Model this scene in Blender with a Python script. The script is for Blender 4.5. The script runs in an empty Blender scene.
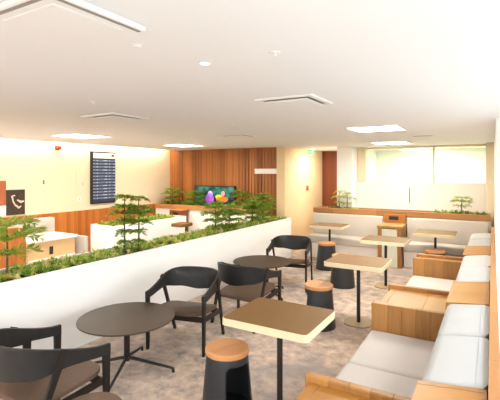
import bpy, bmesh, math, random
from mathutils import Vector, Matrix
rnd = random.Random(7)
PI = math.pi
SC = bpy.context.scene
COL = SC.collection

# ------------------------------------------------------------------ materials
def lin(c):
    return tuple(((v/255)/12.92 if v/255 <= .04045 else ((v/255+.055)/1.055)**2.4) for v in c)

def base_mat(name):
    m = bpy.data.materials.new(name); m.use_nodes = True
    nt = m.node_tree
    return m, nt, nt.nodes['Principled BSDF']

def plain(name, rgb, rough=.6, metal=0., noise=.0, nscale=30., bump=0., spec=.5, trans=0.):
    m, nt, b = base_mat(name)
    c = lin(rgb)
    b.inputs['Base Color'].default_value = (*c, 1)
    b.inputs['Roughness'].default_value = rough
    b.inputs['Metallic'].default_value = metal
    b.inputs['Specular IOR Level'].default_value = spec
    if noise > 0 or bump > 0:
        tc = nt.nodes.new('ShaderNodeTexCoord')
        n = nt.nodes.new('ShaderNodeTexNoise'); n.inputs['Scale'].default_value = nscale
        n.inputs['Detail'].default_value = 4
        nt.links.new(tc.outputs['Object'], n.inputs['Vector'])
        if noise > 0:
            r = nt.nodes.new('ShaderNodeValToRGB')
            r.color_ramp.elements[0].position = .3; r.color_ramp.elements[1].position = .7
            r.color_ramp.elements[0].color = (*[v*(1-noise) for v in c], 1)
            r.color_ramp.elements[1].color = (*[min(1, v*(1+noise)) for v in c], 1)
            nt.links.new(n.outputs['Fac'], r.inputs['Fac'])
            nt.links.new(r.outputs['Color'], b.inputs['Base Color'])
        if bump > 0:
            bp = nt.nodes.new('ShaderNodeBump'); bp.inputs['Strength'].default_value = bump
            bp.inputs['Distance'].default_value = .005
            nt.links.new(n.outputs['Fac'], bp.inputs['Height'])
            nt.links.new(bp.outputs['Normal'], b.inputs['Normal'])
    return m

def emit(name, rgb, strength):
    m, nt, b = base_mat(name)
    b.inputs['Base Color'].default_value = (*lin(rgb), 1)
    b.inputs['Emission Color'].default_value = (*lin(rgb), 1)
    b.inputs['Emission Strength'].default_value = strength
    return m

def wood(name, dark, light, axis='X', width=.1, grain_axis='Z', rough=.45, gap=.04, offs=0., coord='Object'):
    """planks laid side by side along `axis`, fibres along `grain_axis`"""
    m, nt, b = base_mat(name); N = nt.nodes; L = nt.links
    tc = N.new('ShaderNodeTexCoord'); sp = N.new('ShaderNodeSeparateXYZ')
    L.new(tc.outputs[coord], sp.inputs[0])
    def mth(op, a, bv=None):
        n = N.new('ShaderNodeMath'); n.operation = op
        for i, v in enumerate((a, bv)):
            if v is None: continue
            if isinstance(v, (int, float)): n.inputs[i].default_value = v
            else: L.new(v, n.inputs[i])
        return n.outputs[0]
    s = mth('DIVIDE', mth('ADD', sp.outputs[axis], 20.+offs), width)
    fl = mth('FLOOR', s); fr = mth('FRACT', s)
    wn = N.new('ShaderNodeTexWhiteNoise'); wn.noise_dimensions = '1D'; L.new(fl, wn.inputs['W'])
    mp = N.new('ShaderNodeMapping')
    sc = [60., 60., 60.]; sc['XYZ'.index(grain_axis)] = 3.
    mp.inputs['Scale'].default_value = sc
    L.new(tc.outputs[coord], mp.inputs['Vector'])
    nz = N.new('ShaderNodeTexNoise'); nz.inputs['Scale'].default_value = 1.; nz.inputs['Detail'].default_value = 3
    L.new(mp.outputs[0], nz.inputs['Vector'])
    f = mth('ADD', mth('MULTIPLY', wn.outputs['Value'], .6), mth('MULTIPLY', nz.outputs['Fac'], .5))
    r = N.new('ShaderNodeValToRGB')
    r.color_ramp.elements[0].position = .15; r.color_ramp.elements[1].position = .95
    r.color_ramp.elements[0].color = (*lin(dark), 1); r.color_ramp.elements[1].color = (*lin(light), 1)
    L.new(f, r.inputs['Fac'])
    g = mth('MINIMUM', mth('MINIMUM', mth('DIVIDE', fr, gap), mth('DIVIDE', mth('SUBTRACT', 1., fr), gap)), 1.)
    bp = N.new('ShaderNodeBump'); bp.inputs['Strength'].default_value = .7; bp.inputs['Distance'].default_value = .006
    L.new(g, bp.inputs['Height']); L.new(bp.outputs['Normal'], b.inputs['Normal'])
    L.new(r.outputs['Color'], b.inputs['Base Color'])
    b.inputs['Roughness'].default_value = rough
    return m

def carpet_mat():
    m, nt, b = base_mat('carpet'); N = nt.nodes; L = nt.links
    tc = N.new('ShaderNodeTexCoord')
    def noise(s, d=4, rough=.55):
        n = N.new('ShaderNodeTexNoise'); n.inputs['Scale'].default_value = s; n.inputs['Detail'].default_value = d
        n.inputs['Roughness'].default_value = rough
        L.new(tc.outputs['Object'], n.inputs['Vector']); return n
    n1 = noise(8., 6, .68); n2 = noise(1.1, 3); n3 = noise(160, 2)
    r1 = N.new('ShaderNodeValToRGB'); cr = r1.color_ramp
    cr.elements[0].position = .32; cr.elements[0].color = (*lin((150, 142, 140)), 1)
    cr.elements[1].position = .66; cr.elements[1].color = (*lin((226, 208, 192)), 1)
    e = cr.elements.new(.44); e.color = (*lin((186, 168, 156)), 1)
    e = cr.elements.new(.54); e.color = (*lin((206, 186, 170)), 1)
    L.new(n1.outputs['Fac'], r1.inputs['Fac'])
    r2 = N.new('ShaderNodeValToRGB')
    r2.color_ramp.elements[0].position = .52; r2.color_ramp.elements[0].color = (0, 0, 0, 1)
    r2.color_ramp.elements[1].position = .64; r2.color_ramp.elements[1].color = (.75, .75, .75, 1)
    L.new(n2.outputs['Fac'], r2.inputs['Fac'])
    mx = N.new('ShaderNodeMixRGB'); L.new(r2.outputs['Color'], mx.inputs['Fac'])
    L.new(r1.outputs['Color'], mx.inputs['Color1']); mx.inputs['Color2'].default_value = (*lin((160, 152, 150)), 1)
    L.new(mx.outputs[0], b.inputs['Base Color'])
    bp = N.new('ShaderNodeBump'); bp.inputs['Strength'].default_value = .5; bp.inputs['Distance'].default_value = .004
    L.new(n3.outputs['Fac'], bp.inputs['Height']); L.new(bp.outputs['Normal'], b.inputs['Normal'])
    b.inputs['Roughness'].default_value = .95; b.inputs['Specular IOR Level'].default_value = .1
    return m

def glass_mat(name, rgb, fac):
    m = bpy.data.materials.new(name); m.use_nodes = True
    nt = m.node_tree; nt.nodes.clear()
    o = nt.nodes.new('ShaderNodeOutputMaterial'); t = nt.nodes.new('ShaderNodeBsdfTransparent')
    g = nt.nodes.new('ShaderNodeBsdfGlossy'); mx = nt.nodes.new('ShaderNodeMixShader')
    t.inputs[0].default_value = (*lin(rgb), 1); g.inputs['Roughness'].default_value = .05
    mx.inputs[0].default_value = fac
    nt.links.new(t.outputs[0], mx.inputs[1]); nt.links.new(g.outputs[0], mx.inputs[2]); nt.links.new(mx.outputs[0], o.inputs[0])
    return m

def screen_mat():
    """soft coloured blobs of a running video picture"""
    m, nt, b = base_mat('video_picture'); N = nt.nodes; L = nt.links
    tc = N.new('ShaderNodeTexCoord')
    n = N.new('ShaderNodeTexNoise'); n.inputs['Scale'].default_value = 5.; n.inputs['Detail'].default_value = 2
    L.new(tc.outputs['Object'], n.inputs['Vector'])
    r = N.new('ShaderNodeValToRGB'); cr = r.color_ramp
    cr.elements[0].position = .35; cr.elements[0].color = (*lin((12, 22, 26)), 1)
    cr.elements[1].position = .75; cr.elements[1].color = (*lin((60, 150, 120)), 1)
    e = cr.elements.new(.5); e.color = (*lin((30, 66, 70)), 1)
    L.new(n.outputs['Fac'], r.inputs['Fac'])
    L.new(r.outputs['Color'], b.inputs['Base Color']); L.new(r.outputs['Color'], b.inputs['Emission Color'])
    b.inputs['Emission Strength'].default_value = .3; b.inputs['Roughness'].default_value = .2
    return m

M = {}
M['ceiling'] = plain('ceiling_paint', (240, 242, 246), .9)
M['white'] = plain('white_paint', (242, 242, 242), .55)
M['planter'] = plain('white_planter_lacquer', (250, 251, 253), .5)
M['cream'] = plain('cream_plaster', (236, 219, 190), .85)
M['cream_warm'] = plain('warm_cream_plaster', (232, 208, 166), .8)
M['offwhite'] = plain('off_white_panel', (243, 236, 228), .7)
M['carpet'] = carpet_mat()
M['fabric'] = plain('light_grey_fabric', (186, 186, 186), .9, noise=.03, nscale=220, bump=.15, spec=.2)
M['fabric_seat'] = plain('warm_white_fabric', (206, 198, 192), .9, noise=.03, nscale=220, bump=.15, spec=.2)
M['fabric_back'] = plain('cream_grey_fabric', (206, 199, 189), .9, noise=.03, nscale=200, bump=.1, spec=.2)
M['wall_wood'] = wood('dark_slat_wood', (126, 70, 28), (196, 122, 60), 'X', .085, 'Z', .5, .12)
M['wains_wood'] = wood('orange_wainscot_wood', (164, 88, 26), (204, 126, 50), 'Y', .085, 'Z', .5, .1)
M['far_wood'] = wood('red_brown_wood', (104, 50, 24), (138, 70, 36), 'X', .12, 'Z', .5, .08)
M['oak_x'] = wood('oak_boards_across', (130, 84, 34), (186, 132, 70), 'X', .11, 'Z', .45, .03)
M['oak_flat'] = wood('oak_tray_boards', (160, 106, 42), (182, 128, 58), 'X', .3, 'Y', .4, .01)
M['oak_edge'] = wood('oak_solid_edge', (172, 122, 66), (198, 148, 90), 'Y', .4, 'X', .4, .01)
M['oak_back'] = wood('oak_veneer_back', (150, 96, 28), (174, 116, 42), 'Y', .35, 'X', .4, .01)
M['oak_ledge'] = wood('oak_ledge_boards', (156, 104, 56), (184, 130, 76), 'X', .9, 'X', .45, .005)
M['oak_strip'] = wood('oak_rail', (164, 110, 58), (190, 136, 80), 'Y', .8, 'Y', .45, .005)
M['stool_wood'] = wood('stool_seat_wood', (200, 138, 86), (216, 158, 106), 'X', .5, 'Y', .45, .005)
M['table_top'] = plain('bronze_brown_laminate', (124, 90, 48), .5, noise=.05, nscale=60, spec=.3)
M['table_edge'] = plain('pale_cream_edge', (220, 204, 170), .5)
M['round_top'] = plain('taupe_laminate', (72, 58, 46), .5, noise=.04, nscale=50, spec=.25)
M['black_metal'] = plain('black_steel', (34, 31, 30), .45, spec=.5)
M['charcoal_metal'] = plain('charcoal_steel_shell', (44, 45, 49), .45, spec=.5)
M['base_metal'] = plain('bronze_base_plate', (170, 142, 104), .4, spec=.5)
M['chair_wood'] = plain('charcoal_stained_wood', (38, 37, 37), .45, noise=.12, nscale=18, spec=.3)
M['chair_frame'] = plain('dark_umber_wood', (34, 28, 25), .5, noise=.12, nscale=18, spec=.3)
M['leather'] = plain('tan_brown_leather', (88, 64, 48), .6, noise=.06, nscale=40, bump=.1)
M['soil'] = plain('dark_soil', (62, 50, 40), .95, noise=.3, nscale=40)
M['leaf_a'] = plain('deep_green_leaf', (112, 158, 58), .55, noise=.2, nscale=25)
M['leaf_b'] = plain('fresh_green_leaf', (152, 186, 66), .55, noise=.2, nscale=25)
M['leaf_c'] = plain('yellow_green_leaf', (204, 202, 104), .6, noise=.15, nscale=25)
M['leaf_d'] = plain('pale_leaf', (222, 214, 152), .6, noise=.1, nscale=25)
M['leaf_dark'] = plain('dark_green_leaf', (70, 104, 44), .6, noise=.2, nscale=25)  # darker green leaf colour, mixed at random into the foliage
for k_ in ('leaf_a', 'leaf_b', 'leaf_c', 'leaf_d', 'leaf_dark'):
    nt_ = M[k_].node_tree; p_ = nt_.nodes['Principled BSDF']; o_ = nt_.nodes['Material Output']
    tr_ = nt_.nodes.new('ShaderNodeBsdfTranslucent'); mx_ = nt_.nodes.new('ShaderNodeMixShader'); mx_.inputs[0].default_value = .4
    src_ = p_.inputs['Base Color'].links[0].from_socket
    nt_.links.new(src_, tr_.inputs['Color']); nt_.links.new(p_.outputs[0], mx_.inputs[1]); nt_.links.new(tr_.outputs[0], mx_.inputs[2])
    nt_.links.new(mx_.outputs[0], o_.inputs['Surface'])
M['bark'] = plain('plant_bark', (96, 78, 52), .8, noise=.2, nscale=40)
M['lamp'] = emit('led_panel', (255, 250, 240), 6.)
M['lamp_small'] = emit('led_downlight', (255, 246, 230), 2.5)
M['ac'] = plain('grille_white', (240, 241, 243), .8)
M['slot'] = plain('slot_shade_grey', (150, 146, 140), .8)  # grey stands in for the shade inside slots and gaps
M['red'] = plain('alarm_red', (178, 62, 36), .5)
M['green'] = emit('exit_green', (46, 168, 74), .7)
M['exit_white'] = emit('exit_white', (235, 255, 235), 1.2)
M['black'] = plain('black_plastic', (28, 27, 27), .5)
M['board_face'] = emit('board_face', (30, 36, 58), .35)
M['board_row'] = emit('board_row_pale', (150, 164, 186), .3)
M['board_text'] = emit('board_text', (232, 236, 240), .8)
M['board_head'] = emit('board_header', (216, 216, 195), .4)
M['video'] = screen_mat()
M['purple'] = emit('screen_purple', (176, 92, 210), .22)
M['lilac'] = emit('screen_lilac', (198, 178, 224), .22)
M['orange'] = emit('screen_orange', (236, 112, 40), .22)
M['yellow'] = emit('screen_yellow', (216, 214, 60), .22)
M['pink'] = emit('screen_pink', (226, 150, 150), .22)
M['pic_dark'] = plain('picture_dark', (58, 42, 32), .6, noise=.35, nscale=14)
M['pic_pale'] = plain('picture_pale', (216, 200, 186), .6)
M['pic_brown'] = plain('picture_brown', (166, 92, 54), .6, noise=.15, nscale=10)
M['pic_pink'] = plain('picture_pink_white', (238, 222, 220), .6, noise=.08, nscale=12)
M['switch'] = plain('switch_grey', (120, 112, 98), .5)
M['grey_panel'] = plain('grey_laminate', (196, 190, 184), .6)
M['tan_panel'] = plain('tan_shaded_front', (222, 190, 140), .6)  # tan puts the shading of the counter front into its colour
M['green_pale'] = plain('pale_green_laminate', (232, 232, 214), .6)
M['glass'] = glass_mat('pale_green_glass', (236, 244, 230), .06)
M['window_glass'] = glass_mat('window_glass', (250, 252, 250), .04)

# ------------------------------------------------------------------ builders
class B:
    def __init__(s): s.bm = bmesh.new()
    def box(s, c, d, rot=None, bev=0., seg=2):
        r = bmesh.ops.create_cube(s.bm, size=1.)
        vs = r['verts']
        bmesh.ops.scale(s.bm, vec=Vector(d), verts=vs)
        if bev > 0:
            es = list({e for v in vs for e in v.link_edges})
            g = bmesh.ops.bevel(s.bm, geom=es, offset=min(bev, min(d)*.49), segments=seg, profile=.5, affect='EDGES')
            vs = list({v for f in g['faces'] for v in f.verts} | {v for v in vs if v.is_valid})
        if rot is not None: bmesh.ops.rotate(s.bm, cent=(0, 0, 0), matrix=rot, verts=vs)
        bmesh.ops.translate(s.bm, vec=Vector(c), verts=vs)
        return s
    def bx(s, x0, x1, y0, y1, z0, z1, bev=0., seg=2):
        return s.box(((x0+x1)/2, (y0+y1)/2, (z0+z1)/2), (x1-x0, y1-y0, z1-z0), None, bev, seg)
    def bar(s, p, q, w, d, w2=None, d2=None, up=(0, 1, 0)):
        """tapered rectangular bar from p to q"""
        p, q = Vector(p), Vector(q); t = (q-p).normalized()
        u = Vector(up); a = t.cross(u).normalized(); b2 = a.cross(t).normalized()
        w2 = w if w2 is None else w2; d2 = d if d2 is None else d2
        V = []
        for c, ww, dd in ((p, w, d), (q, w2, d2)):
            for i, j in ((-1, -1), (1, -1), (1, 1), (-1, 1)):
                V.append(s.bm.verts.new(c + a*i*ww/2 + b2*j*dd/2))
        for i in range(4):
            s.bm.faces.new((V[i], V[(i+1) % 4], V[4+(i+1) % 4], V[4+i]))
        s.bm.faces.new(V[3::-1]); s.bm.faces.new(V[4:])
        return s
    def tube(s, pts, rads, n=8):
        pts = [Vector(p) for p in pts]
        if isinstance(rads, (int, float)): rads = [rads]*len(pts)
        rings = []
        for i, p in enumerate(pts):
            t = (pts[min(i+1, len(pts)-1)] - pts[max(i-1, 0)]).normalized()
            a = t.cross(Vector((.13, .31, .94))); a.normalize(); b2 = t.cross(a)
            rings.append([s.bm.verts.new(p + (a*math.cos(2*PI*k/n) + b2*math.sin(2*PI*k/n))*rads[i]) for k in range(n)])
        for r0, r1 in zip(rings, rings[1:]):
            for k in range(n): s.bm.faces.new((r0[k], r0[(k+1) % n], r1[(k+1) % n], r1[k]))
        s.bm.faces.new(rings[0][::-1]); s.bm.faces.new(rings[-1])
        return s
    def lathe(s, prof, c=(0, 0, 0), n=40):
        """profile [(r, z)] from bottom axis to top axis"""
        rings = []
        for r, z in prof:
            if r < 1e-5: rings.append([s.bm.verts.new((c[0], c[1], c[2]+z))])
            else: rings.append([s.bm.verts.new((c[0]+r*math.cos(2*PI*k/n), c[1]+r*math.sin(2*PI*k/n), c[2]+z)) for k in range(n)])
        for r0, r1 in zip(rings, rings[1:]):
            for k in range(n):
                a, b2 = r0[k % len(r0)], r0[(k+1) % len(r0)]
                c2, d = r1[(k+1) % len(r1)], r1[k % len(r1)]
                f = []
                for v in (a, b2, c2, d):
                    if v not in f: f.append(v)
                if len(f) > 2: s.bm.faces.new(f)
        return s
    def prism(s, poly, z0, z1, axis='Z', bev=0.):
        """extrude a 2D outline; axis Z: (x,y), X: (y,z), Y: (x,z)"""
        def co(p, h):
            return {'Z': (p[0], p[1], h), 'X': (h, p[0], p[1]), 'Y': (p[0], h, p[1])}[axis]
        a = [s.bm.verts.new(co(p, z0)) for p in poly]; b2 = [s.bm.verts.new(co(p, z1)) for p in poly]
        n = len(poly)
        s.bm.faces.new(a[::-1]); s.bm.faces.new(b2)
        for i in range(n): s.bm.faces.new((a[i], a[(i+1) % n], b2[(i+1) % n], b2[i]))
        return s
    def make(s, name, mat, parent=None, smooth=None, mods=None):
        bmesh.ops.recalc_face_normals(s.bm, faces=s.bm.faces)
        me = bpy.data.meshes.new(name); s.bm.to_mesh(me); s.bm.free()
        for m in (mat if isinstance(mat, (list, tuple)) else [mat]): me.materials.append(M[m])
        if smooth is not None:
            me.polygons.foreach_set('use_smooth', [True]*len(me.polygons))
            me.set_sharp_from_angle(angle=math.radians(smooth))
        o = bpy.data.objects.new(name, me); COL.objects.link(o)
        if parent: o.parent = parent
        return o

def rrect(w, d, r, n=5):
    out = []
    for cx, cy, a0 in ((w/2-r, d/2-r, 0), (-w/2+r, d/2-r, 90), (-w/2+r, -d/2+r, 180), (w/2-r, -d/2+r, 270)):
        for k in range(n+1):
            a = math.radians(a0 + 90*k/n); out.append((cx+r*math.cos(a), cy+r*math.sin(a)))
    return out

def thing(name, label, cat, loc=(0, 0, 0), rz=0., group=None):
    o = bpy.data.objects.new(name, None); COL.objects.link(o)
    o.empty_display_size = .1
    o.location = loc; o.rotation_euler = (0, 0, rz)
    return tag(o, label, cat, group)
def tag(o, label, cat, group=None, kind=None):
    o['label'] = label; o['category'] = cat
    if group: o['group'] = group
    if kind: o['kind'] = kind
    return o
def struct(o):
    o['kind'] = 'structure'; return o
def dup(root, loc, rz, label, group=None):
    kids = [c for c in CH.get(root.name, [])]
    r = root.copy(); COL.objects.link(r); r.location = loc; r.rotation_euler = (0, 0, rz)
    r['label'] = label
    if group: r['group'] = group
    for ch in root.children:
        c = ch.copy(); COL.objects.link(c); c.parent = r
        for g in ch.children:
            d = g.copy(); COL.objects.link(d); d.parent = c
    return r
CH = {}

# ------------------------------------------------------------------ setting
H = 2.30
XL = -7.2           # left wall
YB = 8.1            # timber wall and the line of the back ledge
XC = -3.9           # corridor wall
XR = .62            # right (window) wall
YF = -3.2           # wall behind the photographer
YE = 10.6           # end of corridor

b = B(); b.bx(XL-.3, XR+.3, YF-.3, YE+.3, -.12, 0); struct(b.make('floor', 'carpet'))
b = B(); b.bx(XL+.28, XR+.3, YF-.3, YE+.3, H, H+.06)
b.bx(XL-.3, XL+.28, YF-.3, YE+.3, H+.22, H+.28); b.bx(XL+.22, XL+.28, YF-.3, YE+.3, H+.06, H+.22)
struct(b.make('ceiling', 'ceiling'))
b = B(); b.bx(XL-.2, XL, YF-.2, YB+.2, 0, H+.22); struct(b.make('wall_left', 'cream'))
b = B(); b.bx(XL, XC-.2, YB+.02, YB+.2, 0, H+.22)
k = 0
while XL+.085*k+.065 < XC-.2:
    b.bx(XL+.085*k+.01, XL+.085*k+.075, YB, YB+.02, 0, H+.1); k += 1
struct(b.make('wall_back', 'wall_wood'))
b = B(); b.bx(XC-.2, XC, YB, 10.4, 0, H); struct(b.make('wall_corridor', 'cream_warm'))
b = B(); b.bx(XC-.2, -2.63, 10.4, 10.6, 0, H); struct(b.make('wall_corridor_end', 'far_wood'))
b = B(); b.bx(XL, XR+.2, YF-.2, YF, 0, .5); b.bx(XL, XR+.2, YF-.2, YF, 2.15, H)
b.bx(XL, -6.4, YF-.2, YF, .5, 2.15); b.bx(.2, XR+.2, YF-.2, YF, .5, 2.15)
for x in (-4.3, -2.1): b.bx(x-.08, x+.08, YF-.2, YF, .5, 2.15)
struct(b.make('wall_front', 'white'))
b = B(); b.bx(XR, XR+.2, YF, 4.9, 0, .9); b.bx(XR, XR+.2, YF, 4.9, 2.15, H)
for y0, y1 in ((YF, YF+.2), (-.9, -.7), (1.6, 1.8), (4.4, 4.9)): b.bx(XR, XR+.2, y0, y1, .9, 2.15)
struct(b.make('wall_right', 'white'))
k = 1
for y0, y1 in ((YF+.2, -.9), (-.7, 1.6), (1.8, 4.4)):
    b = B(); b.bx(XR+.09, XR+.11, y0+.03, y1-.03, .93, 2.12); w = struct(b.make('window_%d' % k, 'window_glass'))
    b = B()
    b.bx(XR+.06, XR+.14, y0, y1, .9, .94); b.bx(XR+.06, XR+.14, y0, y1, 2.11, 2.15)
    b.bx(XR+.06, XR+.14, y0, y0+.04, .94, 2.11); b.bx(XR+.06, XR+.14, y1-.04, y1, .94, 2.11)
    f = b.make('window_frame', 'white'); f.parent = w
    k += 1
for x0, x1 in ((-6.4, -4.38), (-4.22, -2.18), (-2.02, .2)):  # unseen windows behind the camera, added to let in more daylight
    b = B(); b.bx(x0+.03, x1-.03, YF-.11, YF-.09, .53, 2.12); w = struct(b.make('window_%d' % k, 'window_glass'))
    b = B()
    b.bx(x0, x1, YF-.14, YF-.06, .5, .54); b.bx(x0, x1, YF-.14, YF-.06, 2.11, 2.15)
    b.bx(x0, x0+.04, YF-.14, YF-.06, .54, 2.11); b.bx(x1-.04, x1, YF-.14, YF-.06, .54, 2.11)
    f = b.make('window_frame', 'white'); f.parent = w
    k += 1
# white pier at the right edge and the white sill along the window wall
b = B(); b.bx(.036, XR+.2, 4.9, YE+.2, 0, H); struct(b.make('wall_pier', 'white'))
b = B(); b.bx(.036, XR, -1.2, 4.9, .0, .80); struct(b.make('trim_1', 'white'))
# white column and back room beyond the ledge
b = B(); b.bx(-2.95, -2.62, 8.78, 9.2, 0, H); struct(b.make('wall_column', 'white'))
b = B(); b.bx(-2.62, .036, 9.2, 9.3, 0, 1.53, .004); struct(b.make('wall_back_right', 'offwhite'))
b = B(); b.bx(-2.62, -2.44, 9.2, 9.3, 1.53, H); b.bx(-.1, .036, 9.2, 9.3, 1.53, H); b.bx(-2.44, -.1, 9.2, 9.3, 2.26, H)
b.bx(-1.06, -1.02, 9.215, 9.285, 1.53, 2.26)
struct(b.make('trim_2', 'cream'))
b = B(); b.bx(-2.44, -1.06, 9.24, 9.25, 1.53, 2.26); b.bx(-1.02, -.1, 9.24, 9.25, 1.53, 2.26); struct(b.make('window_7', 'glass'))
b = B(); b.bx(-2.63, XR+.2, YE, YE+.2, 0, H); struct(b.make('wall_back_room', 'white'))
b = B(); b.bx(-2.62, -2.52, 9.3, YE, 0, H); struct(b.make('wall_back_room_side', 'white'))
# timber wainscot on the left wall, seam in the ceiling
b = B(); b.bx(XL, XL+.04, YF, YB, 0, .97, .004); struct(b.make('trim_3', 'wains_wood'))

# cove light strip
def led_strip():
    t = thing('cove_light', 'warm light strip hidden in the ceiling cove along the left wall', 'cove light', (XL+.16, 2.5, H+.14))
    b = B(); b.bx(-.03, .03, -5.4, 5.4, -.01, .0); b.make('diffuser', 'lamp_small', t)
    b = B(); b.bx(-.04, .04, -5.45, 5.45, .0, .03); b.make('housing', 'ac', t)
    return t
led_strip()

# ------------------------------------------------------------------ ceiling items
def ceiling_light(loc, label, group='square ceiling light panels', s=.62):
    t = thing('ceiling_light', label, 'ceiling light', loc, 0, group)
    b = B()
    w = s/2
    for x0, x1, y0, y1 in ((-w, w, -w, -w+.02), (-w, w, w-.02, w), (-w, -w+.02, -w+.02, w-.02), (w-.02, w, -w+.02, w-.02)):
        b.bx(x0, x1, y0, y1, -.014, 0)
    b.make('frame', 'white', t)
    b = B(); b.bx(-w+.02, w-.02, -w+.02, w-.02, -.008, -.002); b.make('diffuser', 'lamp', t)
    return t
L1 = ceiling_light((-1.25, 5.25, H), 'bright square ceiling light panel, largest at right, above the sofas')
spots = [((-5.35, 4.05, H), 'bright square ceiling light panel near the departures board, leftmost of all'),
         ((-5.45, 6.55, H), 'bright square ceiling light panel just before the timber wall'),
         ((-1.62, 7.95, H), 'bright square ceiling light panel before the back glass, behind the largest one')]
lights = [(-1.25, 5.25)]
for p, l in spots:
    dup(L1, p, 0, l); lights.append(p[:2])
for p in ((-3.3, 0.2, H), (-.9, -1.6, H), (-5.4, .6, H), (-5.2, -1.8, H), (-1.2, 9.9, H), (-3.3, 9.2, H)):  # added lamps for unseen ceiling lights, no fixtures modelled
    lights.append(p[:2])
for i, (x, y) in enumerate(lights):
    warm = y > 3.5
    ld = bpy.data.lights.new('panel_and_unseen_lamp', 'AREA'); ld.shape = 'SQUARE'; ld.size = .58
    ld.energy = 12 if warm else 11.5
    if i == 8: ld.energy = 24  # added lamp that brightens the room behind the glass
    if i == 9: ld.energy = 13  # added lamp that brightens the cream corridor wall
    ld.color = (1., .90, .76) if warm else (1., .97, .94)
    lo = bpy.data.objects.new('panel_and_unseen_lamp', ld); COL.objects.link(lo); lo.location = (x, y, H-.02)
ld = bpy.data.lights.new('cove_lamp', 'AREA'); ld.shape = 'RECTANGLE'; ld.size = .06; ld.size_y = 10.8
ld.energy = 30; ld.color = (1., .86, .66)
lo = bpy.data.objects.new('cove_lamp', ld); COL.objects.link(lo); lo.location = (XL+.14, 2.5, H+.125)

def diffuser(loc, label, s=.46, rz=0):
    t = thing('air_diffuser', label, 'air diffuser', loc, rz, 'square white air diffusers on the ceiling')
    b = B(); w = s/2
    for x0, x1, y0, y1 in ((-w, w, -w, -w+.035), (-w, w, w-.035, w), (-w, -w+.035, -w+.035, w-.035), (w-.035, w, -w+.035, w-.035)):
        b.bx(x0, x1, y0, y1, -.012, 0)
    b.make('frame', 'ac', t)
    b = B(); b.bx(-w+.035, w-.035, -w+.035, w-.035, -.004, 0); b.make('slot', 'slot', t)  # grey sheet painted as the shadow gap around the plate
    b = B(); b.box((0, 0, -.02), (s-.12, s-.12, .014), None, .005); b.bx(-.05, .05, -.05, .05, -.013, -.004)
    b.make('plate', 'ac', t)
    return t
D = diffuser((-1.32, 2.92, H), 'square white ceiling diffuser in the middle of the ceiling, right of centre')
dup(D, (-3.25, 2.85, H), 0, 'square white ceiling diffuser over the planter, between two small sprinklers')
dup(D, (-3.3, 5.25, H), 0, 'small looking square ceiling diffuser farthest back, before the timber wall')
t = thing('air_cassette', 'large square white air cassette cut by the top left corner', 'air cassette', (-1.32, .93, H))
w = .20
b = B(); b.box((0, 0, -.011), (2*w, 2*w, .022), None, .006); b.make('panel', 'ac', t)
for a in (2, 3):
    r = Matrix.Rotation(a*PI/2, 3, 'Z')
    c = r @ Vector((0, w-.02, -.0225))
    b = B(); b.box(c, (2*w-.03, .014, .004), r); b.make('slot', 'slot', t)
b = B(); b.box((0, 0, -.024), (2*w-.12, 2*w-.12, .004), None, .001); b.make('grille', 'ac', t)
t = thing('air_vent', 'small dark slot vent in the ceiling near the right pier', 'air vent', (-.9, 6.6, H))
b = B(); b.bx(-.15, .15, -.05, .05, -.008, 0, .002); b.make('frame', 'ac', t)
b = B(); b.bx(-.13, .13, -.035, .035, -.011, -.008); b.make('slot', 'slot', t)
t = thing('downlight', 'small round downlight in the ceiling, left of centre', 'downlight', (-1.25, 1.67, H))
b = B(); b.lathe([(.024, 0), (.036, 0), (.036, -.003), (.024, -.003), (.024, 0)], n=28); b.make('trim_ring', 'ac', t, 40)
b = B(); b.lathe([(0, -.002), (.024, -.002), (.024, 0), (0, 0)], n=28); b.make('lamp', 'lamp_small', t)
def sprinkler(p, label):
    t = thing('sprinkler', label, 'sprinkler', (p[0], p[1], p[2]+.004), 0, 'ceiling sprinklers')
    b = B(); b.lathe([(0, 0), (.03, 0), (.026, -.008), (.012, -.012), (0, -.012)], n=16); b.make('collar', 'ac', t, 40)
    b = B(); b.lathe([(0, -.012), (.008, -.012), (.006, -.02), (.011, -.021), (.011, -.023), (0, -.023)], n=12); b.make('head', 'ac', t, 40)
    return t
S = sprinkler((-2.7, 2.15, H), 'small white ceiling sprinkler, leftmost of the row over the planter')
for p, l in (((-2.71, 3.25, H), 'small white ceiling sprinkler, second from left in the row over the planter'),
             ((-2.55, 3.95, H), 'small white ceiling sprinkler, third from left in the row over the planter'),
             ((-.86, 1.68, H), 'small white ceiling sprinkler alone in the upper right of the ceiling'),
             ((-2.84, 5.4, H), 'small white ceiling sprinkler farthest back, near the corridor')):
    dup(S, (p[0], p[1], p[2]+.004), 0, l)
t = thing('smoke_detector', 'flat round white smoke detector in the ceiling, upper left of centre', 'smoke detector', (-1.33, 1.28, H))
b = B(); b.lathe([(0, 0), (.03, 0), (.03, -.004), (0, -.004)], n=24); b.make('base', 'ac', t, 40)
b = B(); b.lathe([(0, -.004), (.022, -.004), (.018, -.009), (0, -.01)], n=24); b.make('sensor', 'ac', t, 40)

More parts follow.
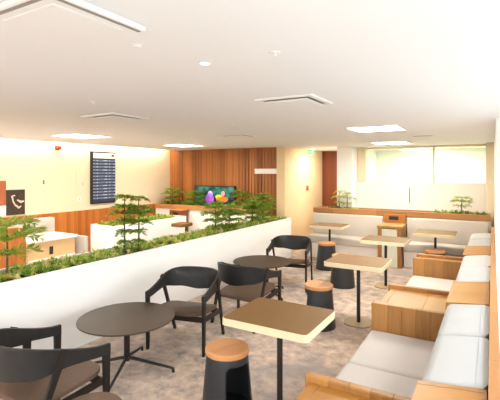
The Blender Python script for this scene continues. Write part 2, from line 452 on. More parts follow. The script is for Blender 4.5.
# exit sign
t = thing('exit_sign', 'green emergency exit sign under the ceiling by the cream wall', 'exit sign', (-3.62, 8.95, H), math.radians(8))
b = B(); b.bx(-.004, .004, -.004, .004, -.05, 0); b.bx(-.12, .12, -.012, .012, -.06, -.05); b.make('bracket', 'white', t)
b = B(); b.bx(-.13, .13, -.01, .01, -.2, -.06, .004); b.make('panel', 'green', t)
b = B(); b.lathe([(0, -.012), (.012, -.006), (.012, .006), (0, .012)], (.045, -.012, -.085), 10); b.make('figure_head', 'exit_white', t)
b = B()
b.bar((.04, -.013, -.1), (.025, -.013, -.14), .022, .004); b.bar((.028, -.013, -.138), (.055, -.013, -.155), .011, .004)
b.bar((.025, -.013, -.138), (.005, -.013, -.172), .011, .004); b.bar((.055, -.013, -.155), (.058, -.013, -.182), .011, .004)
b.bar((.042, -.013, -.105), (.07, -.013, -.12), .009, .004); b.bar((.036, -.013, -.105), (.01, -.013, -.115), .009, .004)
b.make('running_figure_symbol', 'exit_white', t)
b = B()
b.bar((-.03, -.013, -.13), (-.085, -.013, -.13), .014, .004); b.bar((-.06, -.013, -.105), (-.095, -.013, -.132), .014, .004)
b.bar((-.06, -.013, -.155), (-.095, -.013, -.128), .014, .004)
b.make('arrow_symbol', 'exit_white', t)
t.scale = (.62, .62, .62)

# ------------------------------------------------------------------ things on the left wall
t = thing('departures_board', 'tall dark departures board with rows of flight times on the left wall', 'departures board', (XL, 5.96, 1.08))
hw = .31; bh = 1.1
b = B(); b.bx(0, .06, -hw, hw, 0, bh, .006); b.make('frame', 'black', t)
b = B(); b.bx(.06, .064, -hw+.035, hw-.015, .035, bh-.03); b.make('screen', 'board_face', t)
b = B(); b.bx(.064, .066, -hw+.035, hw-.015, bh-.14, bh-.03); b.make('header', 'board_head', t)
b = B(); b.bx(.066, .0665, hw-.12, hw-.04, bh-.1, bh-.055); b.make('header_clock', 'black', t)
for i in range(13):
    z = bh-.19-i*.066
    b = B(); b.bx(.064, .066, -hw+.035, hw-.015, z-.012, z+.011)
    r = b.make('row', 'board_row', t)
    y = -hw+.05
    segs = [(.0, .06+rnd.random()*.02), (.10, .12+rnd.random()*.1), (.34, .05), (.42, .07+rnd.random()*.06)]
    for s0, ln in segs:
        b = B(); b.bx(.066, .0675, y+s0, y+s0+ln, z-.007, z+.006); b.make('row_text', 'board_face', r)

def picture(name, label, y0, y1, z0, z1, mat, x=XL):
    t = thing(name, label, 'picture', (x, (y0+y1)/2, z0), 0, 'pictures grouped on the left wall')
    b = B(); b.bx(0, .025, (y0-y1)/2, (y1-y0)/2, 0, z1-z0, .003); b.make('panel', mat, t)
    return t
t = picture('wall_picture', 'dark brown picture with pale curving shapes, right one at the left image edge', 3.935, 4.26, 1.0, 1.44, 'pic_dark')
b = B()
b.tube([(.026, -.02, .34), (.026, -.07, .33), (.026, -.05, .24), (.026, -.02, .18), (.026, .05, .12), (.026, .09, .15)], [.012, .016, .012, .014, .02, .01], 8)
b.tube([(.026, .02, .26), (.026, .09, .22), (.026, .14, .235)], [.012, .024, .012], 8)
b.make('pale_shapes', 'pic_pale', t, 50)
picture('wall_picture', 'small pinkish white picture below the brown one at the left image edge', 3.6, 3.93, 1.0, 1.17, 'pic_pink')
picture('wall_picture', 'plain red-brown picture at the left image edge, topmost of the group', 3.5, 3.93, 1.18, 1.6, 'pic_brown')
t = thing('fire_alarm', 'round red fire alarm sounder high on the left cream wall', 'alarm', (XL-.004, 4.9, 2.22))
b = B(); b.box((.01, 0, 0), (.02, .09, .09), None, .01); b.make('base', 'red', t)
b = B(); b.lathe([(.0, -.045), (.03, -.04), (.05, -.02), (.055, 0), (.05, .02), (.03, .04), (0, .045)], (.055, 0, 0), 20); b.make('dome', 'red', t, 60)
t = thing('wall_switch', 'small grey switch on the cream wall left of the departures board', 'switch', (XL, 4.62, 1.56))
b = B(); b.bx(0, .012, -.04, .04, -.06, .06, .004); b.make('plate', 'offwhite', t)
b = B(); b.bx(.012, .018, -.018, .018, -.04, .04, .002); b.make('rocker', 'switch', t)
t = thing('wall_socket', 'small pale socket low on the left wall, just left of the board', 'socket', (XL, 5.39, 1.2))
b = B(); b.bx(0, .012, -.04, .04, -.04, .04, .004); b.make('plate', 'offwhite', t)
b = B(); b.bx(.012, .016, -.014, .014, -.02, .02, .001); b.make('insert', 'grey_panel', t)
t = thing('wall_panel', 'tall narrow white access panel on the cream wall beside the departures board', 'wall panel', (XL, 5.4, 1.28))
b = B(); b.bx(0, .012, -.09, .09, 0, .5, .004); b.make('door', 'cream', t)
b = B(); b.bx(.012, .024, .055, .07, .2, .26, .003); b.make('latch', 'grey_panel', t)

# on timber wall
t = thing('wall_sign', 'blank pale rectangular sign on the right of the slatted timber wall', 'sign', (-4.37, YB, 1.71))
b = B(); b.bx(-.28, .28, -.02, 0, 0, .115, .003); b.make('panel', 'offwhite', t)
b = B(); b.bx(-.25, .25, -.03, -.02, .01, .105, .003); b.make('face', 'white', t)
t = thing('television', 'wide black television with colourful picture on the slatted timber wall', 'television', (-5.73, YB-.035, .80))
b = B(); b.bx(-.2, .2, 0, .01, .15, .45); b.make('wall_bracket', 'black', t)
b = B(); b.bx(-.59, .59, -.06, 0, 0, .62, .008); b.make('casing', 'black', t)
b = B(); b.bx(-.565, .565, -.064, -.06, .025, .595); b.make('screen', 'video', t)
def blob(c, rx, rz, mat, name, n=18):
    b = B(); pts = [(c[0]+rx*math.cos(2*PI*k/n), c[1]+rz*math.sin(2*PI*k/n)) for k in range(n)]
    b.prism(pts, -.067, -.064, 'Y'); b.make(name, mat, t)
blob((-.12, .28), .13, .16, 'purple', 'purple_shape'); blob((-.1, .42), .07, .08, 'lilac', 'lilac_shape')
blob((.24, .3), .17, .07, 'orange', 'orange_shape'); blob((.15, .36), .1, .05, 'yellow', 'yellow_shape'); blob((.27, .44), .05, .06, 'pink', 'pink_shape')
# on corridor wall
t = thing('call_point', 'small brown call point on the cream corridor wall', 'call point', (XC-.004, 9.35, 1.36))
b = B(); b.bx(0, .03, -.05, .05, -.06, .06, .006); b.make('box', 'pic_brown', t)
b = B(); b.bx(.03, .034, -.025, .025, -.025, .03, .002); b.make('front', 'black', t)
t = thing('door_handle', 'thin dark vertical pull on the white wall beyond the back ledge', 'pull handle', (-1.5, 9.204, 1.1))
b = B(); b.tube([(0, -.035, 0), (0, -.035, .32)], .008, 10); b.make('bar', 'switch', t, 50)
for z in (.03, .29):
    b = B(); b.tube([(0, -.035, z), (0, 0, z)], .006, 8); b.make('standoff', 'switch', t, 50)

# ------------------------------------------------------------------ planters and plants
def leaf(bm, p, d, n, ln, w, mi):
    """a folded pointed leaf: two quads meeting at a midrib"""
    s = d.cross(n)
    if s.length < 1e-4: return
    s.normalize()
    a = bm.verts.new(p); c = bm.verts.new(p+d*ln)
    m = p+d*ln*.5
    u = bm.verts.new(m+s*w/2+n*w*.18); v = bm.verts.new(m-s*w/2+n*w*.18)
    k = bm.verts.new(m-n*w*.05)
    for f in ((a, k, u), (k, c, u), (a, v, k), (k, v, c)):
        fa = bm.faces.new(f); fa.material_index = mi

def ground_cover(name, label, x0, x1, y0, y1, z, n, mats, hmax=.13, seed=1, ln=(.05, .1)):
    r = random.Random(seed); b = B()
    for _ in range(n):
        c = Vector((r.uniform(x0, x1), r.uniform(y0, y1), z))
        hgt = r.uniform(.35, 1.)*hmax
        mi = r.choices(range(len(mats)), [1., 1.3, 1.3, 1.2][:len(mats)])[0]
        for _ in range(r.randint(8, 13)):
            a = r.uniform(0, 2*PI); el = r.uniform(.0, 1.3)
            d = Vector((math.cos(a)*math.cos(el), math.sin(a)*math.cos(el), math.sin(el)))
            p = c+Vector((math.cos(a), math.sin(a), 0))*r.uniform(0, .03)+Vector((0, 0, hgt*r.uniform(.2, .9)))
            nn = (Vector((0, 0, 1))-d*d.z); nn = nn.normalized() if nn.length > .05 else Vector((1, 0, 0))
            leaf(b.bm, p, d, nn, r.uniform(*ln), r.uniform(.02, .035), mi)
    me_o = b.make(name, mats)
    return tag(me_o, label, 'ground cover', None, 'stuff')

def planter(name, label, x0, x1, y0, y1, z, soil_drop=.05, mat='planter'):
    t = thing(name, label, 'planter', ((x0+x1)/2, (y0+y1)/2, 0))
    hx, hy = (x1-x0)/2, (y1-y0)/2; wt = .03
    b = B()
    o = [(-hx, -hy), (hx, -hy), (hx, hy), (-hx, hy)]; i = [(-hx+wt, -hy+wt), (hx-wt, -hy+wt), (hx-wt, hy-wt), (-hx+wt, hy-wt)]
    bm = b.bm
    ob = [bm.verts.new((*p, 0)) for p in o]; ot = [bm.verts.new((*p, z)) for p in o]
    it = [bm.verts.new((*p, z)) for p in i]; ib = [bm.verts.new((*p, z-.2)) for p in i]
    for k in range(4):
        n = (k+1) % 4
        bm.faces.new((ob[k], ob[n], ot[n], ot[k])); bm.faces.new((ot[k], ot[n], it[n], it[k])); bm.faces.new((it[k], it[n], ib[n], ib[k]))
    bm.faces.new(ob[::-1]); bm.faces.new(ib)
    b.make('trough', mat, t)
    b = B(); b.bx(-hx+wt, hx-wt, -hy+wt, hy-wt, z-.19, z-soil_drop); b.make('soil', 'soil', t)
    return t

def tiered_plant(label, loc, h, tiers, stems, mats, seed, group=None, name='tiered_pine', cat='plant', lw=.016, droop=.06, br=6):
    """small araucaria-like plant: bare stems with flat whorls of feathery fronds; tiers = [(height, radius)]"""
    r = random.Random(seed)
    t = thing(name, label, cat, loc, 0, group)
    for si, (sx, sy, sh) in enumerate(stems):
        b = B(); hh = h*sh
        pts = [(sx, sy, 0), (sx+r.uniform(-.01, .01), sy+r.uniform(-.01, .01), hh*.5), (sx, sy, hh)]
        b.tube(pts, [.012, .009, .004], 7); b.make('stem', 'bark', t, 60)
        f = B()
        for tz, tr in tiers:
            tz2 = tz*hh; tr2 = tr*(1 if len(stems) == 1 else .85)
            a0 = r.uniform(0, 2*PI)
            for k in range(br):
                a = a0+2*PI*k/br+r.uniform(-.2, .2); R = tr2*r.uniform(.8, 1.1)
                d = Vector((math.cos(a), math.sin(a), 0)); sd = Vector((-math.sin(a), math.cos(a), 0))
                dr = r.uniform(.3, 1.2)*droop
                n = max(6, int(R/.022))
                prev = Vector((sx, sy, tz2))
                path = []
                for q in range(n+1):
                    u = q/n
                    path.append(Vector((sx, sy, tz2)) + d*R*u + Vector((0, 0, .05*math.sin(u*PI*.6)*R/.25 - dr*u*u)))
                for q in range(n):
                    # twig segment with needles to both sides
                    p, p2 = path[q], path[q+1]
                    dd = (p2-p).normalized()
                    up = Vector((0, 0, 1))
                    leaf(f.bm, p, dd, up, (p2-p).length*1.5, lw, r.choice((0, 1)))
                    L = R*.42*math.sin(PI*min(1, (q+1.)/(n+.8)))+.02
                    for s in (-1, 1):
                        for e in (0, 1):
                            dl = (dd*r.uniform(.4, .9)+sd*s*.85+Vector((0, 0, r.uniform(-.2, .55)))).normalized()
                            mi = r.choices(range(len(mats)), [3, 3, 1.5][:len(mats)])[0]
                            nn = (up-dl*dl.z).normalized()
                            leaf(f.bm, p+(p2-p)*.5*e, dl, nn, L*r.uniform(.7, 1.15), lw*r.uniform(1.3, 2.), mi)
        f.make('foliage', mats, t)
    return t

PX0, PX1 = -4.1, -3.56
planter('white_planter', 'long low white planter wall running from left edge to the corridor', PX0, PX1, .9, 7.7, .81)
ground_cover('ground_cover_foliage', 'low green and yellow foliage filling the long white planter', PX0+.06, PX1-.07, 1.2, 7.62, .765, 640,
             ['leaf_a', 'leaf_b', 'leaf_c', 'leaf_d'], .075, 3, (.03, .065))
GP = 'feathery tiered plants in the long white planter'
tiered_plant('large feathery light green plant at the left image edge, in the long planter', (-3.86, 2.12, .76), .50,
             [(.45, .3), (.7, .38), (.96, .34)], [(0, 0, 1)], ['leaf_c', 'leaf_b', 'leaf_b'], 5, GP, lw=.014, droop=.07, br=5)
tiered_plant('tall twin-stemmed tiered green plant before the white box planter', (-3.83, 3.55, .76), .70,
             [(.2, .12), (.38, .14), (.55, .2), (.68, .25), (.8, .22), (.98, .16)], [(-.02, -.03, 1), (.06, .12, .97)], ['leaf_a', 'leaf_b', 'leaf_c'], 11, GP, br=6)
tiered_plant('wide loose tiered plant in the long planter, under the television', (-3.83, 5.4, .76), .50,
             [(.2, .22), (.4, .28), (.6, .34), (.8, .28), (.98, .16)], [(0, 0, 1), (.03, .35, .8)], ['leaf_b', 'leaf_a', 'leaf_c'], 12, GP, br=6)
tiered_plant('bushy tiered plant at the far end of the long planter', (-3.84, 7.0, .76), .54,
             [(.25, .24), (.45, .3), (.65, .36), (.82, .32), (1., .18)], [(0, 0, 1), (-.03, -.35, .8)], ['leaf_b', 'leaf_a', 'leaf_c'], 13, GP, br=7)
# box planter further back
planter('white_planter_box', 'shorter white box planter standing behind the long planter', -6.35, -5.75, 5.0, 7.0, .79)
ground_cover('ground_cover_foliage', 'low green foliage filling the shorter white box planter', -6.3, -5.82, 5.06, 6.9, .735, 190,
             ['leaf_a', 'leaf_b', 'leaf_c'], .085, 4, (.03, .07))
# ------------------------------------------------------------------ back left banquette under the timber wall
t = thing('planter_ledge', 'timber planter ledge with white front below the slatted timber wall', 'planter ledge', (0, YB, 0))
x0, x1 = -7.1, -4.15
b = B(); b.bx(x0, x1, -.62, -.58, 0, .88); b.make('front_panel', 'offwhite', t)
b = B(); b.bx(x0, x1, -.66, -.58, .88, .98, .004); b.bx(x0, x1, -.18, -.1, .88, .98, .004); b.bx(x1-.05, x1, -.58, -.18, .88, .98, .004); b.make('timber_rim', 'oak_ledge', t)
b = B(); b.bx(x0, x1-.05, -.58, -.18, .86, .94); b.make('soil', 'soil', t)
ground_cover('ground_cover_foliage', 'low plants along the ledge under the slatted timber wall', -7.0, -4.1, 7.56, 7.88, .935, 110,
             ['leaf_a', 'leaf_b', 'leaf_dark'], .1, 6)
t = thing('back_console', 'small brown timber console with dark socket before the timber wall ledge', 'console', (-6.22, 7.19, 0))
for q in (-1, 1):
    b = B(); b.bx(q*.15-.03, q*.15+.03, 0, .24, 0, .87, .004); b.make('side_panel', 'far_wood', t)
b = B(); b.bx(-.12, .12, .004, .05, 0, .87, .002); fp = b.make('front_panel', 'far_wood', t)
b = B(); b.bx(-.19, .19, 0, .24, .87, .885, .004); b.make('tray', 'oak_edge', t)
b = B(); b.bx(-.07, .07, -.008, .004, .755, .83, .002); so = b.make('socket', 'black', t); so.parent = fp
GL = 'small spreading plants on the back ledges'
tiered_plant('small spreading green plant at the left corner of the timber wall ledge', (-6.75, 7.7, .94), .38, [(.4, .24), (.7, .28), (.98, .2)], [(0, 0, 1)], ['leaf_b', 'leaf_a', 'leaf_c'], 21, GL, br=7)
tiered_plant('low rounded green plant left of the television on the timber ledge', (-6.05, 7.72, .94), .34, [(.3, .26), (.65, .29), (.95, .2)], [(0, 0, 1)], ['leaf_b', 'leaf_a', 'leaf_b'], 22, GL, br=8)
tiered_plant('loose green plant right of the television on the timber ledge', (-4.75, 7.72, .94), .36, [(.4, .2), (.7, .28), (.98, .2)], [(0, 0, 1)], ['leaf_b', 'leaf_a', 'leaf_c'], 23, GL, br=6)

# ------------------------------------------------------------------ seats
def soft_block(poly, y0, y1, name, mat, parent, r=.03):
    """upholstered block: side outline (x,z) extruded along y with soft edges"""
    b = B(); b.prism(poly, y0, y1, 'Y')
    bmesh.ops.recalc_face_normals(b.bm, faces=b.bm.faces)
    bmesh.ops.bevel(b.bm, geom=list(b.bm.edges), offset=r, segments=3, profile=.6, affect='EDGES')
    return b.make(name, mat, parent, 50)

def side_seat(y0, y1, label, seat=True, splits=2, back0=0.):
    """a banquette bay along the right panel: base, seat pads, back pads. x runs toward the room (negative)"""
    L = y1-y0
    t = thing('banquette_bench', label, 'banquette bench', (0, y0, 0), 0, 'banquette seats along the right wall')
    xf = -.885 if seat else -.4
    b = B(); b.bx(xf+.06, -.335 if back0 else -.02, .01, L-.01, 0, .28, .004); b.make('base', 'oak_x', t)
    if back0: b = B(); b.bx(-.335, -.02, back0+.01, L-.01, 0, .28, .004); b.make('base', 'oak_x', t)
    g = .004
    for k in range(splits):
        a, c = L*k/splits+g, L*(k+1)/splits-g
        if seat:
            soft_block([(xf, .282), (-.335, .282), (-.335, .42), (xf, .42)], a, c, 'seat_cushion', 'fabric_seat', t, .035)
        soft_block([(-.325, .30), (-.02, .30), (-.02, .765), (-.06, .768), (-.30, .735)], a+back0, c, 'back_cushion', 'fabric', t, .045)
    return t
def console(y0, y1, label, top=.64, back=None):
    L = y1-y0; x0, x1 = -.885, -.325
    t = thing('banquette_console', label, 'console', (0, y0, 0), 0, 'timber consoles between banquette seats')
    b = B(); b.bx(x0, x1, 0, .05, 0, top, .006); b.make('side_panel', 'oak_x', t)
    b = B(); b.bx(x0, x1, L-.05, L, 0, top, .006); b.make('side_panel', 'oak_x', t)
    b = B(); b.bx(x0+.03, x0+.06, .05, L-.05, 0, top-.06, .003); b.make('front_panel', 'oak_x', t)
    b = B(); b.bx(x0+.03, x1, .05, L-.05, top-.06, top-.035, .003); b.make('tray', 'oak_flat', t)
    # sloping timber back block, a bevelled wedge
    b = B(); b.prism([(-.325, 0), (-.02, 0), (-.02, .765), (-.31, .735)], 0, back or L, 'Y'); b.make('back_block', 'oak_back', t)
    return t
console(1.45, 2.14, 'nearest timber console with lipped tray at the bottom right edge')
side_seat(2.145, 3.525, 'nearest light banquette seat between the two nearest timber consoles')
console(3.53, 4.24, 'second timber console from the front, with plank side facing the camera')
side_seat(4.245, 5.645, 'second light banquette seat from the front, between second and third consoles')
console(5.65, 6.0, 'third timber console, farthest along the right wall', .64, .69)
side_seat(6.005, 7.0, 'farthest short banquette seat along the right wall, beyond the third console', True, 1, .34)
side_seat(7.005, 7.7, 'light corner back cushion at the far end of the right wall', False, 1)
t = thing('wall_panel', 'narrow timber back panel running along the right banquette seats', 'panel', (0, 0, 0))
b = B(); b.bx(-.014, .034, .6, 8.3, 0, .80, .004); b.make('panel', 'oak_strip', t)
# cream end post at back right
b = B(); b.bx(-.10, .034, 8.85, 9.18, 0, H); struct(b.make('trim_4', 'cream'))

# back banquette under the ledge
def back_seat(x0, x1, label):
    L = x1-x0
    t = thing('back_banquette', label, 'banquette seat', (x0, 0, 0), 0, 'banquette seats under the back ledge')
    b = B(); b.bx(0, L, 7.94, 8.36, 0, .30, .004); b.make('base', 'offwhite', t)
    b = B(); b.bx(.003, L-.003, 7.88, 8.24, .302, .45, .03, 3); b.make('seat_cushion', 'fabric_back', t, 50)
    b = B(); b.bx(.003, L-.003, 8.245, 8.358, .302, .875, .02, 3); b.make('back_cushion', 'fabric_back', t, 50)
    return t
back_seat(-3.3, -1.85, 'left banquette seat under the back ledge, between cream wall and console')
back_seat(-1.40, -.05, 'right banquette seat under the back ledge, next to the right corner')
t = thing('back_console', 'small timber console with a black socket between the back banquette seats', 'console', (-1.625, 7.78, 0))
for s in (-1, 1):
    b = B(); b.bx(s*.175-.035, s*.175+.035, 0, .57, 0, .72, .004); b.make('side_panel', 'oak_x', t)
b = B(); b.bx(-.14, .14, .02, .05, 0, .70, .002); b.make('front_panel', 'green_pale', t)
b = B(); b.bx(-.22, .22, -.02, .5, .72, .76, .004); b.make('tray', 'oak_edge', t)
b = B(); b.bx(-.20, .20, .5, .57, .76, .925, .004); bk = b.make('back_panel', 'oak_back', t)
b = B(); b.bx(-.11, .07, .49, .5, .82, .89, .002); so = b.make('socket', 'black', t); so.parent = bk
t = thing('planter_ledge', 'long timber planter ledge above the back banquette seats', 'planter ledge', (0, 8.36, 0))
x0, x1 = -3.34, -.02
b = B(); b.bx(x0, x1, .03, .42, 0, .87); b.make('front_panel', 'offwhite', t)
b = B(); b.bx(x0, x1, 0.002, .07, .88, .985, .004); b.bx(x0, x1, .36, .42, .88, .985, .004); b.bx(x0, x0+.06, .07, .36, .88, .985, .004); b.bx(x1-.06, x1, .07, .36, .88, .985, .004); b.make('timber_rim', 'oak_ledge', t)
b = B(); b.bx(x0+.06, x1-.06, .07, .36, .87, .95); b.make('soil', 'soil', t)
ground_cover('ground_cover_foliage', 'low dark foliage at the right end of the back ledge', -.95, -.1, 8.44, 8.70, .94, 55, ['leaf_dark', 'leaf_a', 'leaf_c'], .07, 8, (.03, .07))
ground_cover('ground_cover_foliage', 'low foliage at the left end of the back ledge before the white column', -3.1, -2.4, 8.44, 8.70, .94, 30, ['leaf_b', 'leaf_c', 'leaf_dark'], .06, 9, (.03, .06))
tiered_plant('airy tiered plant on the back ledge before the white column', (-2.82, 8.56, .945), .40, [(.35, .16), (.65, .22), (.95, .15)], [(0, 0, 1), (.16, .02, .9)], ['leaf_b', 'leaf_c', 'leaf_b'], 31, GL, lw=.01, br=4)
tiered_plant('small flat-topped plant at the right end of the back ledge', (-.48, 8.56, .945), .32, [(.5, .16), (.75, .25), (.98, .18)], [(0, 0, 1)], ['leaf_b', 'leaf_c', 'leaf_b'], 32, GL, lw=.011, br=4)

# ------------------------------------------------------------------ left bay
t = thing('timber_screen', 'rounded orange timber screen behind the large plant at left edge', 'screen', (-5.5, 2.4, 0))
poly = [(-.9, 0), (.86, 0), (.86, .92), (.845, .965), (.81, .99), (.76, 1.005), (-.9, 1.005)]
b = B(); b.prism(poly, -.03, .03, 'X'); b.make('panel', 'wains_wood', t)
b = B(); b.bx(-.1, .1, .74, .80, 0, .02); b.make('foot', 'black_metal', t)
t = thing('left_banquette', 'off white banquette with tall back along the left wall, under the pictures', 'banquette seat', (-6.5, 2.6, 0))
b = B(); b.bx(-.6, 0, -1.2, 1.6, 0, .32, .004); b.make('base', 'offwhite', t)
b = B(); b.bx(-.45, .02, -1.2, 1.6, .322, .46, .03, 3); b.make('seat_cushion', 'fabric_back', t, 50)
b = B(); b.bx(-.62, -.46, -1.2, 2.1, .322, .915, .02, 3); b.make('back_cushion', 'fabric_back', t, 50)
b = B(); b.bx(-.60, -.48, 1.6, 2.1, 0, .32, .004); b.make('base', 'offwhite', t)
t = thing('sideboard', 'pale counter with tan front and black socket behind the planter at left', 'counter', (-6.1, 3.95, 0))
b = B(); b.bx(-.4, .22, -.42, .42, .685, .725, .006); b.make('worktop', 'white', t)
b = B(); b.bx(-.36, .18, -.40, .40, .42, .685, .003); b.make('front_panel', 'tan_panel', t)
b = B(); b.bx(-.36, .20, -.40, .40, 0, .42, .003); b.make('plinth', 'offwhite', t)
b = B(); b.bx(.18, .19, -.05, .01, .47, .59, .002); b.make('socket', 'black', t)
t = thing('grey_divider', 'grey divider panel between the pale counter and the white box planter', 'divider', (-5.94, 4.45, 0))
b = B(); b.bx(-.19, .19, -.03, .03, .02, .69, .004); b.make('panel', 'grey_panel', t)
b = B(); b.bx(-.16, .16, -.04, .04, 0, .02); b.make('foot', 'grey_panel', t)

# ------------------------------------------------------------------ tables
def rect_table(label, loc, w, d, plate=True):
    t = thing('cafe_table', label, 'table', loc, 0, 'rectangular cafe tables by the banquettes')
    b = B(); b.prism(rrect(w-.012, d-.012, .034), .682, .727, 'Z'); b.make('tabletop', 'table_top', t)
    b = B(); o = rrect(w, d, .04); i = rrect(w-.014, d-.014, .033)
    n = len(o); bm = b.bm
    rings = [[bm.verts.new((*p, z)) for p in q] for q, z in ((o, .676), (o, .7225), (i, .726), (i, .676))]
    for k in range(4):
        r0, r1 = rings[k], rings[(k+1) % 4]
        for q in range(n): bm.faces.new((r0[q], r0[(q+1) % n], r1[(q+1) % n], r1[q]))
    b.make('edge_band', 'table_edge', t, 40)
    b = B(); b.lathe([(0, .01), (.021, .01), (.021, .684), (0, .684)], n=20); b.make('pole', 'black_metal', t, 40)
    b = B(); b.lathe([(0, .672), (.09, .672), (.09, .684), (0, .684)], n=24); b.make('top_flange', 'black_metal', t, 40)
    b = B(); b.prism(rrect(.31, .33, .12, 8), 0, .011, 'Z'); bp = b.make('base_plate', 'base_metal', t)
    return t
T = rect_table('nearest rectangular bronze-topped cafe table at bottom centre', (-1.32, 2.66, 0), .655, .56)
tabs = [((-1.335, 4.74, 0), 'second rectangular cafe table, beside the second timber console'),
        ((-1.40, 6.46, 0), 'third rectangular cafe table, in front of the back console'),
        ((-.83, 7.62, 0), 'rectangular cafe table far right, in front of the right back banquette'),
        ((-2.72, 7.66, 0), 'rectangular cafe table far left, in front of the left back banquette')]
for p, l in tabs: dup(T, p, 0, l)
t = thing('side_table', 'small dark brown side table near the box planter at back left', 'table', (-5.38, 6.42, 0))
b = B(); b.prism(rrect(.28, .36, .03), .66, .72, 'Z'); b.make('tabletop', 'table_top', t)
b = B(); b.tube([(.1, 0, .012), (.1, 0, .66)], .02, 12); b.make('pole', 'black_metal', t, 40)
b = B(); b.prism([(p[0]+.1, p[1]) for p in rrect(.3, .3, .1)], 0, .012, 'Z'); b.make('base_plate', 'base_metal', t)

def round_table(label, loc, rz):
    t = thing('round_table', label, 'table', loc, rz, 'low round lounge tables')
    R = .415
    b = B(); b.lathe([(0, .452), (R-.03, .452), (R-.004, .462), (R, .468), (R-.004, .475), (0, .475)], n=72); b.make('tabletop', 'round_top', t, 30)
    b = B(); b.lathe([(0, .09), (.022, .09), (.026, .1), (.026, .44), (0, .44)], n=24); b.make('column', 'black_metal', t, 40)
    b = B(); b.lathe([(0, .44), (.13, .44), (.13, .452), (0, .452)], n=28); b.make('top_flange', 'black_metal', t, 40)
    for k in range(4):
        a = k*PI/2
        d = Vector((math.cos(a), math.sin(a), 0))
        b = B()
        b.tube([d*.0+Vector((0, 0, .115)), d*.06+Vector((0, 0, .112)), d*.2+Vector((0, 0, .08)), d*.38+Vector((0, 0, .042)), d*.41+Vector((0, 0, .032))], [.015, .015, .013, .011, .011], 10)
        lg = b.make('leg', 'black_metal', t, 50)
        b = B(); b.tube([d*.41+Vector((0, 0, .036)), d*.415+Vector((0, 0, 0))], .013, 10); g = b.make('glide', 'black_metal', t, 50); g.parent = lg
    return t
RT = round_table('nearest low round taupe table, between two dark lounge chairs at left', (-2.77, 2.56, 0), math.radians(27))
dup(RT, (-2.84, 5.15, 0), math.radians(-20), 'farther low round taupe table at the end of the long planter')

# ------------------------------------------------------------------ stools
def stool(label, loc, rz):
    t = thing('stool', label, 'stool', loc, rz, 'charcoal stools with round seats')
    b = B(); bm = b.bm; na, nz = 96, 44
    r0, r1, hh = .19, .152, .435
    grid = [[bm.verts.new(((r0+(r1-r0)*j/nz)*math.cos(2*PI*i/na), (r0+(r1-r0)*j/nz)*math.sin(2*PI*i/na), hh*j/nz)) for i in range(na)] for j in range(nz+1)]
    def hole(a, z):   # rounded opening centred on +x
        ax = ((a+PI) % (2*PI))-PI
        x = abs(ax)*.172; hw, z0, z1, rr = .118, .075, .385, .05
        zc = abs(z-(z0+z1)/2); hz = (z1-z0)/2
        qx, qz = max(x-(hw-rr), 0), max(zc-(hz-rr), 0)
        return math.hypot(qx, qz) < rr
    for j in range(nz):
        for i in range(na):
            if hole(2*PI*(i+.5)/na, hh*(j+.5)/nz): continue
            bm.faces.new((grid[j][i], grid[j][(i+1) % na], grid[j+1][(i+1) % na], grid[j+1][i]))
    for v in [v for v in bm.verts if not v.link_faces]: bm.verts.remove(v)
    sh = b.make('shell', 'charcoal_metal', t, 60)
    md = sh.modifiers.new('thickness', 'SOLIDIFY'); md.thickness = .008; md.offset = -1
    b = B(); b.lathe([(0, .03), (.175, .03), (.174, .045), (0, .045)], n=48); b.make('floor_plate', 'black_metal', t, 40)
    b = B(); b.lathe([(0, .436), (.156, .436), (.161, .442), (.161, .468), (.154, .475), (0, .475)], n=64); b.make('seat', 'stool_wood', t, 35)
    return t
ST = stool('nearest full charcoal stool with timber seat, beside the nearest cafe table', (-1.665, 2.495, 0), math.radians(-22))
for p, a, l in (((-1.70, 4.42, 0), 200, 'charcoal stool with timber seat left of the second cafe table'),
                ((-1.98, 6.15, 0), 120, 'charcoal stool partly hidden behind the second cafe table'),
                ((-2.58, 7.1, 0), 150, 'charcoal stool with timber seat before the left back banquette'),
                ((-.80, 7.3, 0), 100, 'stool with timber seat under the far right cafe table, above the third console'),
                ((-1.87, 1.48, 0), 60, 'brown-topped stool cut by the bottom image edge, beside the nearest lounge chair')):
    r_ = dup(ST, p, math.radians(a), l)
for c_ in r_.children:
    if c_.name.startswith('seat'):
        c_.data = c_.data.copy(); c_.data.materials[0] = M['leather']

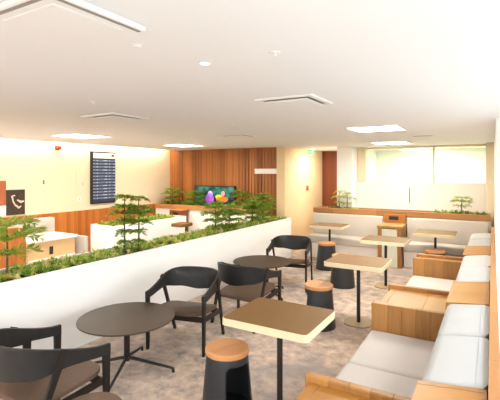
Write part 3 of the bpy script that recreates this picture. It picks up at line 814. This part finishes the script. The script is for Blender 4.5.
# ------------------------------------------------------------------ lounge chairs (front is +y)
def lounge_chair(label, loc, rz):
    t = thing('lounge_chair', label, 'chair', loc, rz, 'dark lounge chairs with curved wraparound backs')
    # plan of the band, right front tip -> back -> left front tip
    xs, yf, yr, yb = .300, .26, -.06, -.315
    path = []
    for k in range(7): path.append((xs+.0*k, yf+(yr-yf)*k/6))
    for k in range(1, 24):
        a = PI*k/24
        ca, sa = math.cos(a), math.sin(a)
        e = .82
        path.append((xs*math.copysign(abs(ca)**e, ca), yr+(yb-yr)*abs(sa)**e))
    for k in range(7): path.append((-xs, yr+(yf-yr)*k/6))
    # cumulative length
    ls = [0.]
    for p, q in zip(path, path[1:]): ls.append(ls[-1]+math.dist(p, q))
    tot = ls[-1]
    def prof(u):   # u 0 at tips .. 1 at middle of the back
        s = min(1, u/.78); s = s*s*(3-2*s)
        hi = .575+(.705-.575)*s
        lo_pts = [(0, .505), (.45, .535), (.7, .505), (1, .475)]
        for (u0, z0), (u1, z1) in zip(lo_pts, lo_pts[1:]):
            if u <= u1:
                w = (u-u0)/(u1-u0); w = w*w*(3-2*w); return z0+(z1-z0)*w, hi
        return lo_pts[-1][1], hi
    b = B(); bm = b.bm; th = .014; rows = []
    for i, p in enumerate(path):
        p0, p1 = path[max(i-1, 0)], path[min(i+1, len(path)-1)]
        tx, ty = p1[0]-p0[0], p1[1]-p0[1]; l = math.hypot(tx, ty); nx, ny = ty/l, -tx/l
        if nx*p[0]+ny*(p[1]-.0) < 0: nx, ny = -nx, -ny
        u = 1-abs(2*ls[i]/tot-1)
        lo, hi = prof(u)
        lean = .035*max(0, (u-.4)/.6)
        ring = []
        for (off, z, k) in ((th, lo, 0), (th, lo+(hi-lo)*.5, .5), (th, hi-.004, 1), (th*.6, hi, 1), (-th*.6, hi, 1), (-th, hi-.004, 1), (-th, lo+(hi-lo)*.5, .5), (-th, lo, 0)):
            o2 = off+lean*k
            ring.append(bm.verts.new((p[0]+nx*o2, p[1]+ny*o2, z)))
        rows.append(ring)
    n = 8
    for r0, r1 in zip(rows, rows[1:]):
        for k in range(n): bm.faces.new((r0[k], r0[(k+1) % n], r1[(k+1) % n], r1[k]))
    bm.faces.new(rows[0]); bm.faces.new(rows[-1][::-1])
    b.make('backrest_band', 'chair_wood', t, 50)
    for s in (1, -1):
        b = B(); b.bar((s*.298, .235, .0), (s*.300, .235, .52), .024, .03, .026, .05); b.make('leg', 'chair_frame', t)
        b = B(); b.bar((s*.287, -.33, 0), (s*.317, -.075, .655), .024, .03, .018, .046); b.make('leg', 'chair_frame', t)
        b = B(); b.bar((s*.292, .225, .335), (s*.299, -.20, .30), .022, .045, up=(0, 0, 1)); b.make('side_rail', 'chair_frame', t)
    b = B(); b.bar((.287, .20, .33), (-.287, .20, .33), .022, .05, up=(0, 0, 1)); b.make('front_rail', 'chair_frame', t)
    b = B(); b.bar((.29, -.19, .30), (-.29, -.19, .30), .022, .04, up=(0, 0, 1)); b.make('rear_rail', 'chair_frame', t)
    # dished seat pad
    b = B(); bm = b.bm
    out = rrect(.555, .53, .13, 8); cyy = .0
    def zz(x, y): return .366+.012*(abs(x)/.26)**2+.03*(y/.26)
    rings = []
    for f, dz in ((1., -.030), (1.0, -.012), (.985, -.003), (.93, 0), (.62, 0), (.3, 0)):
        rings.append([bm.verts.new((x*f, cyy+y*f, zz(x*f, y*f)+dz)) for x, y in out])
    n = len(out)
    for r0, r1 in zip(rings, rings[1:]):
        for k in range(n): bm.faces.new((r0[k], r0[(k+1) % n], r1[(k+1) % n], r1[k]))
    bm.faces.new(rings[-1]); bm.faces.new(rings[0][::-1])
    b.make('seat', 'leather', t, 50)
    return t
LC = lounge_chair('nearest dark lounge chair seen from behind at bottom left', (-2.585, 1.70, 0), math.radians(-4))
for p, a, l in (((-3.222, 1.52, 0), -2, 'dark lounge chair half cut by the left image edge, against the planter'),
                ((-2.70, 3.28, 0), 194, 'dark lounge chair facing the camera beyond the nearest round table'),
                ((-2.50, 4.19, 0), -2, 'dark lounge chair seen from behind before the farther round table'),
                ((-2.73, 5.86, 0), 192, 'farthest dark lounge chair, facing the camera behind the farther round table')):
    dup(LC, p, math.radians(a), l)

# ------------------------------------------------------------------ daylight and camera
w = bpy.data.worlds.new('World'); SC.world = w; w.use_nodes = True
bg = w.node_tree.nodes['Background']; bg.inputs[1].default_value = 3.2
wt = w.node_tree; tcw = wt.nodes.new('ShaderNodeTexCoord'); spw = wt.nodes.new('ShaderNodeSeparateXYZ'); rw = wt.nodes.new('ShaderNodeValToRGB')
wt.links.new(tcw.outputs['Generated'], spw.inputs[0]); wt.links.new(spw.outputs['Z'], rw.inputs['Fac'])
rw.color_ramp.elements[0].position = 0.; rw.color_ramp.elements[0].color = (.30, .30, .29, 1)
rw.color_ramp.elements[1].position = .06; rw.color_ramp.elements[1].color = (.95, .975, 1., 1)
wt.links.new(rw.outputs['Color'], bg.inputs[0])
def portal(loc, rot, sx, sy):
    ld = bpy.data.lights.new('window_portal', 'AREA'); ld.shape = 'RECTANGLE'; ld.size = sx; ld.size_y = sy
    ld.cycles.is_portal = True
    o = bpy.data.objects.new('window_portal', ld); COL.objects.link(o); o.location = loc; o.rotation_euler = rot
for y0, y1 in ((YF+.2, -.9), (-.7, 1.6), (1.8, 4.4)):
    portal((XR+.19, (y0+y1)/2, 1.52), (0, PI/2, 0), 1.25, y1-y0)
for x0, x1 in ((-6.4, -4.38), (-4.22, -2.18), (-2.02, .2)):
    portal(((x0+x1)/2, YF-.19, 1.32), (PI/2, 0, 0), x1-x0, 1.65)

cam = bpy.data.cameras.new('Camera'); co = bpy.data.objects.new('Camera', cam); COL.objects.link(co)
cam.sensor_width = 36; cam.lens = 410/500*36; cam.shift_y = -28/500; cam.clip_start = .02
co.location = (0, 0, 1.75); co.rotation_euler = (PI/2, 0, math.radians(30.55))
SC.camera = co
vs = SC.view_settings
vs.view_transform = 'Standard'; vs.look = 'None'; vs.gamma = 1; vs.use_curve_mapping = False; vs.exposure = 1.32
